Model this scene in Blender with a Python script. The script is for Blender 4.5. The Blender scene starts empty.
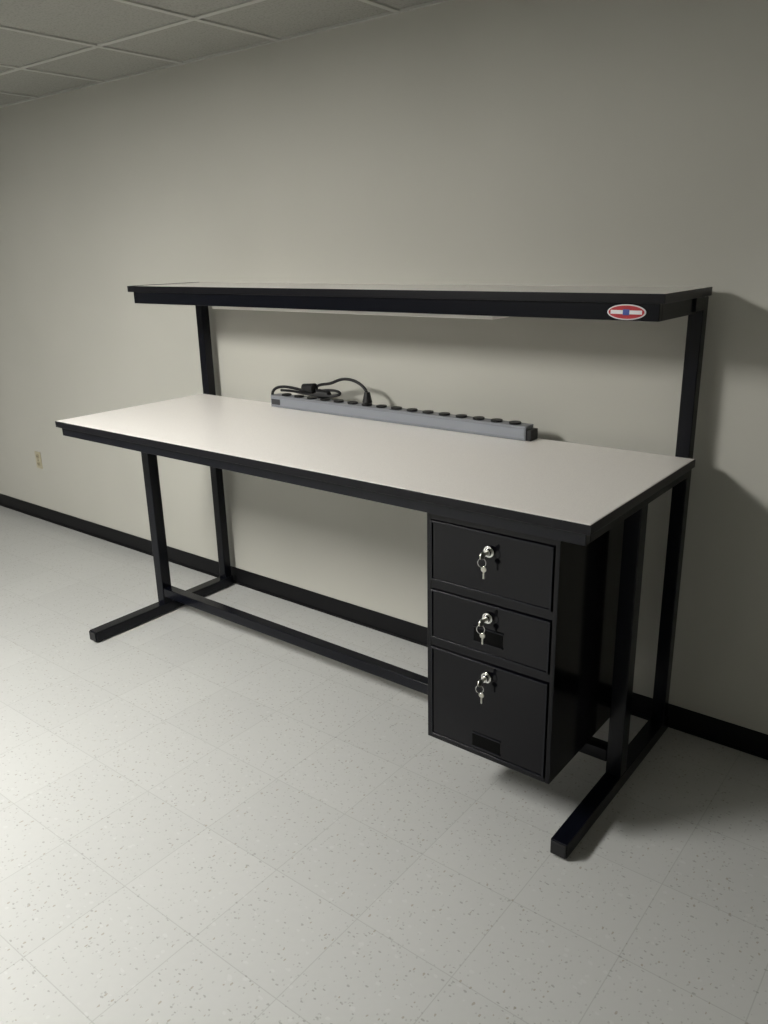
import bpy, bmesh, math, random
from mathutils import Vector, Matrix
K=4/3
W=1.829; H=.785; YF=-.665; G=.0637
random.seed(3)
scn=bpy.context.scene
scn.view_settings.view_transform='Standard'
col=scn.collection

# ---------------- materials ----------------
def newmat(name,color=(.5,.5,.5),rough=.5,metal=0,spec=.5):
    m=bpy.data.materials.new(name); m.use_nodes=True
    b=m.node_tree.nodes['Principled BSDF']
    b.inputs['Base Color'].default_value=(*color,1); b.inputs['Roughness'].default_value=rough
    b.inputs['Metallic'].default_value=metal; b.inputs['Specular IOR Level'].default_value=spec
    return m,m.node_tree.nodes,m.node_tree.links,b
def mth(N,L,op,a,b=None,c=None):
    n=N.new('ShaderNodeMath'); n.operation=op
    for i,v in enumerate((a,b,c)):
        if v is None: continue
        if isinstance(v,(int,float)): n.inputs[i].default_value=v
        else: L.new(v,n.inputs[i])
    return n.outputs[0]
def ramp(N,L,src,stops):
    r=N.new('ShaderNodeValToRGB'); e=r.color_ramp.elements
    while len(e)<len(stops): e.new(.5)
    for el,(p,c) in zip(e,stops): el.position=p; el.color=(*c,1)
    L.new(src,r.inputs[0]); return r.outputs[0]
def mix(N,L,fac,a,b,mode='MIX'):
    n=N.new('ShaderNodeMix'); n.data_type='RGBA'; n.blend_type=mode
    if isinstance(fac,(int,float)): n.inputs[0].default_value=fac
    else: L.new(fac,n.inputs[0])
    for i,v in ((6,a),(7,b)):
        if isinstance(v,tuple): n.inputs[i].default_value=(*v,1)
        else: L.new(v,n.inputs[i])
    return n.outputs[2]
def noise(N,L,co,scale,detail=3):
    n=N.new('ShaderNodeTexNoise'); n.inputs['Scale'].default_value=scale; n.inputs['Detail'].default_value=detail
    L.new(co,n.inputs['Vector']); return n
def bump(N,L,b,h,strength,dist=.002):
    n=N.new('ShaderNodeBump'); n.inputs['Strength'].default_value=strength; n.inputs['Distance'].default_value=dist
    L.new(h,n.inputs['Height']); L.new(n.outputs[0],b.inputs['Normal'])
def objco(N): return N.new('ShaderNodeTexCoord').outputs['Object']

# wall paint
M_wall,N,L,b=newmat('wall_paint',(.43,.42,.38),.65,spec=.25)
co=objco(N); n1=noise(N,L,co,1.3,2)
c=ramp(N,L,n1.outputs['Fac'],[(.3,(.442,.436,.395)),(.7,(.468,.461,.419))]); L.new(c,b.inputs['Base Color'])
n2=noise(N,L,co,180,4); bump(N,L,b,n2.outputs['Fac'],.15,.001)

# floor VCT
M_floor,N,L,b=newmat('vinyl_floor_tile',(.7,.7,.7),.33,spec=.5)
co=objco(N); sx=N.new('ShaderNodeSeparateXYZ'); L.new(co,sx.inputs[0])
T=.3048
ux=mth(N,L,'DIVIDE',mth(N,L,'ADD',sx.outputs[0],.07),T); uy=mth(N,L,'DIVIDE',mth(N,L,'ADD',sx.outputs[1],2.012),T)
fx=mth(N,L,'FRACT',ux); fy=mth(N,L,'FRACT',uy)
dx=mth(N,L,'MINIMUM',fx,mth(N,L,'SUBTRACT',1,fx)); dy=mth(N,L,'MINIMUM',fy,mth(N,L,'SUBTRACT',1,fy))
d=mth(N,L,'MINIMUM',dx,dy)
joint=mth(N,L,'LESS_THAN',d,.0045)
cx=N.new('ShaderNodeCombineXYZ'); L.new(mth(N,L,'FLOOR',ux),cx.inputs[0]); L.new(mth(N,L,'FLOOR',uy),cx.inputs[1])
wn=N.new('ShaderNodeTexWhiteNoise'); L.new(cx.outputs[0],wn.inputs[0])
base=ramp(N,L,wn.outputs['Value'],[(0,(.418,.423,.414)),(1,(.443,.448,.438))])
nm=noise(N,L,co,45,4); base=mix(N,L,mth(N,L,'MULTIPLY',nm.outputs['Fac'],.25),base,(.51,.515,.505))
def specks(scale,thr,keep,color,base,stretch=(1,1,1),amt=.7):
    mp=N.new('ShaderNodeMapping'); mp.inputs['Scale'].default_value=stretch; L.new(co,mp.inputs[0])
    v=N.new('ShaderNodeTexVoronoi'); v.inputs['Scale'].default_value=scale; L.new(mp.outputs[0],v.inputs['Vector'])
    w=noise(N,L,co,scale*2.2,2)
    dd=mth(N,L,'ADD',v.outputs['Distance'],mth(N,L,'MULTIPLY',mth(N,L,'SUBTRACT',w.outputs['Fac'],.5),.6))
    sc=N.new('ShaderNodeSeparateColor'); L.new(v.outputs['Color'],sc.inputs[0])
    m=mth(N,L,'MULTIPLY',mth(N,L,'LESS_THAN',dd,thr),mth(N,L,'GREATER_THAN',sc.outputs[0],keep))
    return mix(N,L,mth(N,L,'MULTIPLY',m,amt),base,color)
base=specks(30,.20,.7,(.52,.53,.52),base,(1,1.4,1),.35)
base=specks(50,.21,.73,(.21,.205,.19),base,(1,1.7,1),.58)
base=specks(42,.18,.79,(.23,.19,.14),base,(1.7,1,1),.58)
base=specks(75,.23,.64,(.28,.28,.265),base,(1.3,1,1),.52)
base=mix(N,L,mth(N,L,'MULTIPLY',joint,.32),base,(.20,.20,.185))
L.new(base,b.inputs['Base Color'])
bump(N,L,b,mth(N,L,'SUBTRACT',1,joint),.12,.001)

# ceiling
M_ceil,N,L,b=newmat('acoustic_ceiling_tile',(.4,.4,.37),.9,spec=.1)
co=objco(N); n1=noise(N,L,co,120,3)
L.new(ramp(N,L,n1.outputs['Fac'],[(.3,(.265,.263,.238)),(.5,(.335,.333,.304))]),b.inputs['Base Color']); bump(N,L,b,n1.outputs['Fac'],.3,.002)
M_grid,*_=newmat('ceiling_grid_metal',(.43,.43,.40),.5)

# black powder coat
M_blk,N,L,b=newmat('black_powder_coat',(.0025,.003,.006),.24,spec=.24)
co=objco(N); n1=noise(N,L,co,350,2); bump(N,L,b,n1.outputs['Fac'],.12,.0005)
M_blk2,*_=newmat('black_enamel_panel',(.002,.002,.0035),.12,spec=.2)
M_edge,*_=newmat('black_vinyl_edge',(.004,.004,.006),.35,spec=.22)
M_rub,*_=newmat('black_rubber',(.008,.008,.009),.5,spec=.35)
M_base,N,L,b=newmat('black_vinyl_baseboard',(.005,.005,.006),.45,spec=.2)
M_chrome,*_=newmat('chrome',(.68,.68,.66),.2,1)
M_key,*_=newmat('nickel_key',(.45,.44,.39),.3,1)
M_hole,*_=newmat('recess_black',(.0008,.0008,.0008),.7,spec=.1)
# laminate
M_lam,N,L,b=newmat('beige_laminate',(.8,.78,.74),.33,spec=.5)
co=objco(N); n1=noise(N,L,co,420,3)
L.new(ramp(N,L,n1.outputs['Fac'],[(.35,(.82,.79,.76)),(.65,(.90,.87,.84))]),b.inputs['Base Color'])
# strip metal
M_alu,N,L,b=newmat('grey_painted_strip',(.20,.21,.235),.4,.2)
M_alu2,*_=newmat('grey_strip_face',(.24,.255,.285),.42,.2)
M_label,*_=newmat('dark_label',(.03,.03,.035),.5)
M_ivory,*_=newmat('ivory_plastic',(.42,.38,.27),.4)
M_iv2,*_=newmat('ivory_socket',(.33,.29,.20),.45)
M_red,*_=newmat('badge_red',(.42,.02,.03),.35)
M_white,*_=newmat('badge_white',(.72,.72,.74),.35)
M_blue,*_=newmat('badge_blue',(.05,.08,.30),.35)
M_fix,*_=newmat('white_fixture_enamel',(.82,.81,.77),.4)

# ---------------- mesh helpers (fit units, scaled by K) ----------------
def empty(name):
    e=bpy.data.objects.new(name,None); e.empty_display_size=.1; col.objects.link(e); return e
def finish(name,bm,mat,parent=None,bev=0,smooth=False):
    me=bpy.data.meshes.new(name); bmesh.ops.recalc_face_normals(bm,faces=bm.faces); bm.to_mesh(me); bm.free()
    ms=mat if isinstance(mat,list) else [mat]
    for m in ms: me.materials.append(m)
    o=bpy.data.objects.new(name,me); col.objects.link(o)
    if parent: o.parent=parent
    if smooth:
        for p in me.polygons: p.use_smooth=True
    if bev:
        md=o.modifiers.new('b','BEVEL'); md.width=bev; md.segments=3; md.limit_method='ANGLE'
        for p in me.polygons: p.use_smooth=True
        wn=o.modifiers.new('w','WEIGHTED_NORMAL'); wn.keep_sharp=False
    return o
def addbox(bm,x0,x1,y0,y1,z0,z1,mi=0):
    vs=[bm.verts.new((x*K,y*K,z*K)) for x in (x0,x1) for y in (y0,y1) for z in (z0,z1)]
    for f in ((0,1,3,2),(4,6,7,5),(0,4,5,1),(2,3,7,6),(0,2,6,4),(1,5,7,3)):
        fc=bm.faces.new([vs[i] for i in f]); fc.material_index=mi
def boxes(name,lst,mat,parent=None,bev=0):
    bm=bmesh.new()
    for l in lst: addbox(bm,*l)
    return finish(name,bm,mat,parent,bev)
def addcyl(bm,c,r,depth,axis='Z',seg=24,r2=None,sc=(1,1,1),mi=0):
    rot={'Z':Matrix(),'Y':Matrix.Rotation(math.pi/2,4,'X'),'X':Matrix.Rotation(math.pi/2,4,'Y')}[axis]
    res=bmesh.ops.create_cone(bm,cap_ends=True,segments=seg,radius1=r*K,radius2=(r if r2 is None else r2)*K,depth=depth*K,
       matrix=Matrix.Translation(Vector(c)*K)@Matrix.Diagonal((*sc,1))@rot)
    for v in res['verts']:
        for f in v.link_faces: f.material_index=mi
def curve(name,pts,r,mat,parent,cyclic=False):
    cu=bpy.data.curves.new(name,'CURVE'); cu.dimensions='3D'; cu.bevel_depth=r*K; cu.bevel_resolution=4; cu.resolution_u=10
    s=cu.splines.new('NURBS'); s.points.add(len(pts)-1)
    for p,q in zip(s.points,pts): p.co=(q[0]*K,q[1]*K,q[2]*K,1)
    s.order_u=4; s.use_endpoint_u=not cyclic; s.use_cyclic_u=cyclic
    cu.materials.append(mat); o=bpy.data.objects.new(name,cu); col.objects.link(o); o.parent=parent; return o

# ---------------- room ----------------
X0,X1,Y0,ZC=-4.4,3.6,-6.2,1.905
boxes('floor',[(X0,X1,Y0,0,-.05,0)],M_floor)
boxes('ceiling',[(X0,X1,Y0,0,ZC,ZC+.05)],M_ceil)
boxes('wall_back',[(X0,X1,0,.08,-.05,ZC+.05)],M_wall)
boxes('wall_front',[(X0,X1,Y0-.08,Y0,-.05,ZC+.05)],M_wall)
boxes('wall_left',[(X0-.08,X0,Y0-.08,.08,-.05,ZC+.05)],M_wall)
boxes('wall_right',[(X1,X1+.08,Y0-.08,.08,-.05,ZC+.05)],M_wall)
BH=.0695
boxes('baseboard_back',[(X0,X1,-.003,0,0,BH),(X0,X1,-.009,0,0,.006)],M_base,bev=.002)
boxes('baseboard_left',[(X0,X0+.003,Y0,-.01,0,BH)],M_base)
boxes('baseboard_right',[(X1-.003,X1,Y0,-.01,0,BH)],M_base)
boxes('baseboard_front',[(X0+.01,X1-.01,Y0,Y0+.003,0,BH)],M_base)
# ceiling T-bar grid
g=[]; CS=.457
x=-.01-CS*9
while x<X1:
    if x>X0: g.append((x-.009,x+.009,Y0,0,ZC-.005,ZC))
    x+=CS
y=-.335
while y>Y0:
    g.append((X0,X1,y-.009,y+.009,ZC-.0045,ZC)); y-=CS
g.append((X0,X1,-.012,0,ZC-.006,ZC))
boxes('ceiling_grid',g,M_grid)
# recessed troffer lights (2x4 ft)
def troffer(ix,iy,power):
    cx=-.01+CS*ix; y1=-.335-CS*iy
    x0,x1=cx+.012,cx+CS-.012; ya,yb=y1-2*CS+.012,y1-.012
    p=empty('ceiling_light')
    boxes('frame',[(x0,x0+.02,ya,yb,ZC-.012,ZC-.001),(x1-.02,x1,ya,yb,ZC-.012,ZC-.001),(x0+.02,x1-.02,ya,ya+.02,ZC-.012,ZC-.001),(x0+.02,x1-.02,yb-.02,yb,ZC-.012,ZC-.001)],M_grid,p)
    m,N,L,b=newmat('lit_diffuser',(.9,.9,.9),.5)
    b.inputs['Emission Color'].default_value=(1,.982,.93,1); b.inputs['Emission Strength'].default_value=power
    boxes('diffuser',[(x0+.02,x1-.02,ya+.02,yb-.02,ZC-.009,ZC-.003)],m,p)
troffer(0,3,97)
troffer(-1,8,28)
troffer(-6,4,16)

# ---------------- workbench ----------------
wb=empty('workbench')
P=.040
TT=.020
YB=-G
boxes('tabletop',[(.003,W-.003,YF+.003,YB,H-TT+.001,H)],M_lam,wb,bev=.001)
boxes('tabletop_edge_band',[(0,W,YF,YF+.0028,H-TT,H-.0005),(0,.0028,YF+.0028,YB,H-TT,H-.0005),(W-.0028,W,YF+.0028,YB,H-TT,H-.0005)],M_edge,wb,bev=.0012)
boxes('tabletop_apron',[(.014,W-.014,YF+.012,YF+.034,H-.048,H-TT),(.014,.036,YF+.034,YB,H-.048,H-TT),(W-.036,W-.014,YF+.034,YB,H-.048,H-TT),(.036,W-.036,YB-.03,YB,H-.048,H-TT)],M_blk,wb,bev=.002)
SZ=1.1862
PU=.034
for nm,xa in (('left',.004),('right',W-.014-P)):
    xu=xa+(P-PU)/2
    boxes('rear_upright_'+nm,[(xu,xu+PU,YB+.001,YB+.001+PU,.043,SZ-.02)],M_blk,wb,bev=.003)
    boxes('foot_'+nm,[(xa,xa+P,-.655,YB+.001+P,.006,.043)],M_blk,wb,bev=.003)
    boxes('front_leg_'+nm,[(xa+.001,xa+P-.001,-.343-P/2,-.343+P/2,.043,H-TT)],M_blk,wb,bev=.003)
    boxes('foot_cap_'+nm,[(xa+.002,xa+P-.002,-.659,-.655,.008,.041)],M_rub,wb,bev=.002)
    bm=bmesh.new()
    for yy in (-.635,-.05): addcyl(bm,(xa+P/2,yy,.003),.014,.006)
    finish('glides_'+nm,bm,M_rub,wb)
boxes('crossbar',[(.004+P,W-.014-P,-.343-P/2+.002,-.343+P/2-.002,.072,.106)],M_blk,wb,bev=.003)
# shelf
S0,S1,SY,SB=.0083,1.8195,-.3429,-.0352
boxes('shelf_top',[(S0+.003,S1-.003,SY+.003,SB-.001,SZ-.018,SZ)],M_lam,wb,bev=.001)
boxes('shelf_edge_band',[(S0,S1,SY,SY+.0028,SZ-.018,SZ+.0015),(S0,S0+.0028,SY+.0028,SB,SZ-.018,SZ+.0015),(S1-.0028,S1,SY+.0028,SB,SZ-.018,SZ+.0015)],M_edge,wb,bev=.001)
boxes('shelf_channel',[(S0+.02,S1-.012,SY+.008,SY+.024,SZ-.055,SZ-.018),(S0+.02,S0+.036,SY+.024,-.10,SZ-.055,SZ-.018),(S1-.028,S1-.012,SY+.024,-.10,SZ-.055,SZ-.018),
   (S0+.036,S1-.028,-.12,-.10,SZ-.055,SZ-.018)],M_blk,wb,bev=.002)
boxes('shelf_brackets',[(.006,.006+P-.004,-.12,YB+.001,SZ-.05,SZ-.018),(W-.014-P+.002,W-.016,-.12,YB+.001,SZ-.05,SZ-.018)],M_blk,wb,bev=.002)
# slim under-shelf task light housing (switched off)
boxes('undershelf_light_housing',[(.36,1.385,-.285,-.205,SZ-.068,SZ-.018)],M_fix,wb,bev=.003)
# badge
bm=bmesh.new(); by=SY+.008; BX=1.738
addcyl(bm,(BX,by-.001,SZ-.037),.020,.002,'Y',48,sc=(2.1,1,.80),mi=1)
addcyl(bm,(BX,by-.002,SZ-.037),.020,.002,'Y',48,sc=(1.95,1,.68),mi=0)
addbox(bm,BX-.034,BX+.034,by-.0038,by-.002,SZ-.041,SZ-.033,1)
addbox(bm,BX-.007,BX+.007,by-.0044,by-.003,SZ-.043,SZ-.031,2)
finish('badge',bm,[M_red,M_white,M_blue],wb)

# ---------------- drawer pedestal ----------------
dp=empty('drawer_pedestal')
a,bx,yf,yr,z0,z1=1.428,1.7525,-.629,-.26,.157,H-.0485
t=.011
boxes('cabinet_shell',[(a,a+t,yf,yr,z0,z1),(bx-t,bx,yf,yr,z0,z1),(a+t,bx-t,yr-t,yr,z0,z1),(a+t,bx-t,yf,yr-t,z0,z0+t),(a+t,bx-t,yf,yr-t,z1-t,z1)],M_blk2,dp,bev=.0015)
boxes('face_rails',[(a+t,bx-t,yf+.001,yf+.014,.550,.570),(a+t,bx-t,yf+.001,yf+.014,.405,.425),(a+t,bx-t,yf+.001,yf+.014,.715,z1-t)],M_blk2,dp)
boxes('drawer_boxes',[(a+t+.006,bx-t-.006,yf+.014,yr-t-.02,.580,.70),(a+t+.006,bx-t-.006,yf+.014,yr-t-.02,.435,.54),(a+t+.006,bx-t-.006,yf+.014,yr-t-.02,.175,.395)],M_blk,dp)
boxes('mounting_rails',[(a+.02,a+.05,yf+.02,yr-.02,z1,H-TT),(bx-.05,bx-.02,yf+.02,yr-.02,z1,H-TT)],M_blk,dp)
xd0,xd1=a+t+.0015,bx-t-.0015
xc=(xd0+xd1)/2+.002
for i,(za,zb,zl,zp) in enumerate(((.5715,.7135,.672,.612),(.4265,.5485,.518,.470),(.170,.4035,.372,.200))):
    boxes('drawer_front_%d'%(i+1),[(xd0,xd1,yf-.002,yf+.012,za,zb)],M_blk2,dp,bev=.001)
    r=.0045
    boxes('drawer_rim_%d'%(i+1),[(xd0,xd1,yf-.005,yf-.001,zb-r,zb),(xd0,xd1,yf-.005,yf-.001,za,za+r),(xd0,xd0+r,yf-.005,yf-.001,za+r,zb-r),(xd1-r,xd1,yf-.005,yf-.001,za+r,zb-r)],M_blk,dp,bev=.001)
    y_=yf-.002
    if i>0:
        boxes('drawer_pull_%d'%(i+1),[(xc-.036,xc+.036,y_-.0015,y_+.001,zp-.016,zp+.016)],M_hole,dp)
        boxes('pull_lip_%d'%(i+1),[(xc-.038,xc+.038,y_-.003,y_,zp+.016,zp+.019),(xc-.038,xc+.038,y_-.003,y_,zp-.019,zp-.016)],M_blk,dp)
    bm=bmesh.new(); yl=y_
    addcyl(bm,(xc,yl-.003,zl),.0125,.006,'Y',32)
    addcyl(bm,(xc,yl-.009,zl),.0095,.010,'Y',32,r2=.008)
    finish('lock_%d'%(i+1),bm,M_chrome,dp,bev=.0008)
    bm=bmesh.new()
    addbox(bm,xc-.0015,xc+.0015,yl-.026,yl-.013,zl-.004,zl+.004)
    addcyl(bm,(xc,yl-.031,zl-.001),.0085,.003,'X',24)
    addcyl(bm,(xc+.003,yl-.029,zl-.031),.0065,.003,'Y',20)
    addbox(bm,xc+.0015,xc+.0050,yl-.0305,yl-.0275,zl-.052,zl-.036)
    finish('key_%d'%(i+1),bm,M_key,dp,bev=.0006)
    pts=[(xc+.0085*math.cos(t_),yl-.032+.003*math.cos(t_),zl-.016+.0105*math.sin(t_)) for t_ in [k*math.pi/6 for k in range(12)]]
    curve('key_ring_%d'%(i+1),pts,.0010,M_chrome,dp,True)

# ---------------- power strip ----------------
ps=empty('power_strip')
px0,px1=.4237,1.3935; ya,yb=-.116,-.072; zt=H+.040; HB=H+.0005
boxes('strip_body',[(px0,px1,ya,yb,HB,zt)],M_alu,ps,bev=.002)
boxes('strip_face',[(px0+.004,px1-.004,ya-.0015,ya+.001,H+.008,zt-.008)],M_alu2,ps,bev=.0006)
boxes('end_label',[(px0+.006,px0+.045,ya-.0025,ya-.001,H+.010,zt-.012)],M_label,ps)
boxes('end_bracket',[(px1-.001,px1+.014,ya+.004,yb,HB,H+.030)],M_rub,ps,bev=.002)
bm=bmesh.new(); n=16
for i in range(n):
    xx=px0+.055+i*(px1-px0-.10)/(n-1)
    addcyl(bm,(xx,(ya+yb)/2,zt+.0022),.0165,.006,'Z',28)
    for dx_ in (-.005,.005): addbox(bm,xx+dx_-.001,xx+dx_+.001,(ya+yb)/2-.004,(ya+yb)/2+.004,zt+.0052,zt+.0058)
finish('sockets',bm,M_rub,ps,bev=.001)
yc=(ya+yb)/2
z=zt+.007
curve('cord_a',[(px0+.005,yc,H+.02),(px0-.015,yc-.004,H+.03),(px0-.01,yc,z+.01),(px0+.03,yc,z+.022),(px0+.08,yc,z+.022),(px0+.14,yc,z+.016),(px0+.18,yc-.01,z+.008),(px0+.22,yc+.01,z+.010)],.0048,M_rub,ps)
curve('cord_b',[(px0+.20,yc,z+.014),(px0+.17,yc+.012,z+.03),(px0+.21,yc+.012,z+.043),(px0+.25,yc+.006,z+.045),(px0+.30,yc,z+.07),(px0+.36,yc,z+.068),(px0+.40,yc,z+.045),(px0+.405,yc,z+.03),(px0+.405,yc,z+.02)],.0048,M_rub,ps)
curve('cord_c',[(px0+.02,yc+.01,z+.006),(px0+.07,yc+.015,z+.008),(px0+.13,yc-.012,z+.010),(px0+.20,yc-.014,z+.007),(px0+.28,yc-.008,z+.010),(px0+.30,yc+.012,z+.02),(px0+.25,yc+.014,z+.028),(px0+.2,yc+.01,z+.02)],.0045,M_rub,ps)
bm=bmesh.new()
addcyl(bm,(px0+.405,yc,z+.018),.016,.032,'Z',20,r2=.009)
addcyl(bm,(px0+.16,yc,z+.026),.013,.05,'X',20,r2=.018)
addcyl(bm,(px0+.225,yc,z+.012),.016,.045,'X',20,r2=.010)
finish('plugs',bm,M_rub,ps,bev=.002)

# ---------------- wall outlet ----------------
wo=empty('wall_outlet'); ox,oz=-1.38,.321
boxes('cover_plate',[(ox-.026,ox+.026,-.004,0,oz-.043,oz+.043)],M_ivory,wo,bev=.003)
bm=bmesh.new()
for dz in (-.019,.019):
    addcyl(bm,(ox,-.0048,oz+dz),.013,.002,'Y',24)
finish('receptacles',bm,M_iv2,wo)
bm=bmesh.new()
for dz in (-.019,.019):
    for dx_ in (-.005,.005): addbox(bm,ox+dx_-.001,ox+dx_+.001,-.0064,-.0057,oz+dz-.004,oz+dz+.004)
addcyl(bm,(ox,-.0045,oz),.003,.002,'Y',12)
finish('slots',bm,M_hole,wo)

# ---------------- camera ----------------
yaw,pitch,roll,f=0.6681,.3139,-.0224,808.68
cyw,syw=math.cos(yaw),math.sin(yaw); cp,sp=math.cos(pitch),math.sin(pitch)
fw=Vector((-syw*cp,cyw*cp,-sp)); rt=Vector((cyw,syw,0)); up=rt.cross(fw)
r2=math.cos(roll)*rt+math.sin(roll)*up; u2=-math.sin(roll)*rt+math.cos(roll)*up
cam=bpy.data.cameras.new('camera'); co_=bpy.data.objects.new('camera',cam); col.objects.link(co_)
m=Matrix((r2,u2,-fw)).transposed().to_4x4(); m.translation=Vector((2.411,-2.0277,1.2856))*K
co_.matrix_world=m
cam.sensor_fit='AUTO'; cam.sensor_width=36; cam.lens=f/1024*36; cam.clip_start=.02
scn.camera=co_
w=bpy.data.worlds.new('world'); scn.world=w; w.use_nodes=True
w.node_tree.nodes['Background'].inputs[0].default_value=(.05,.05,.05,1)
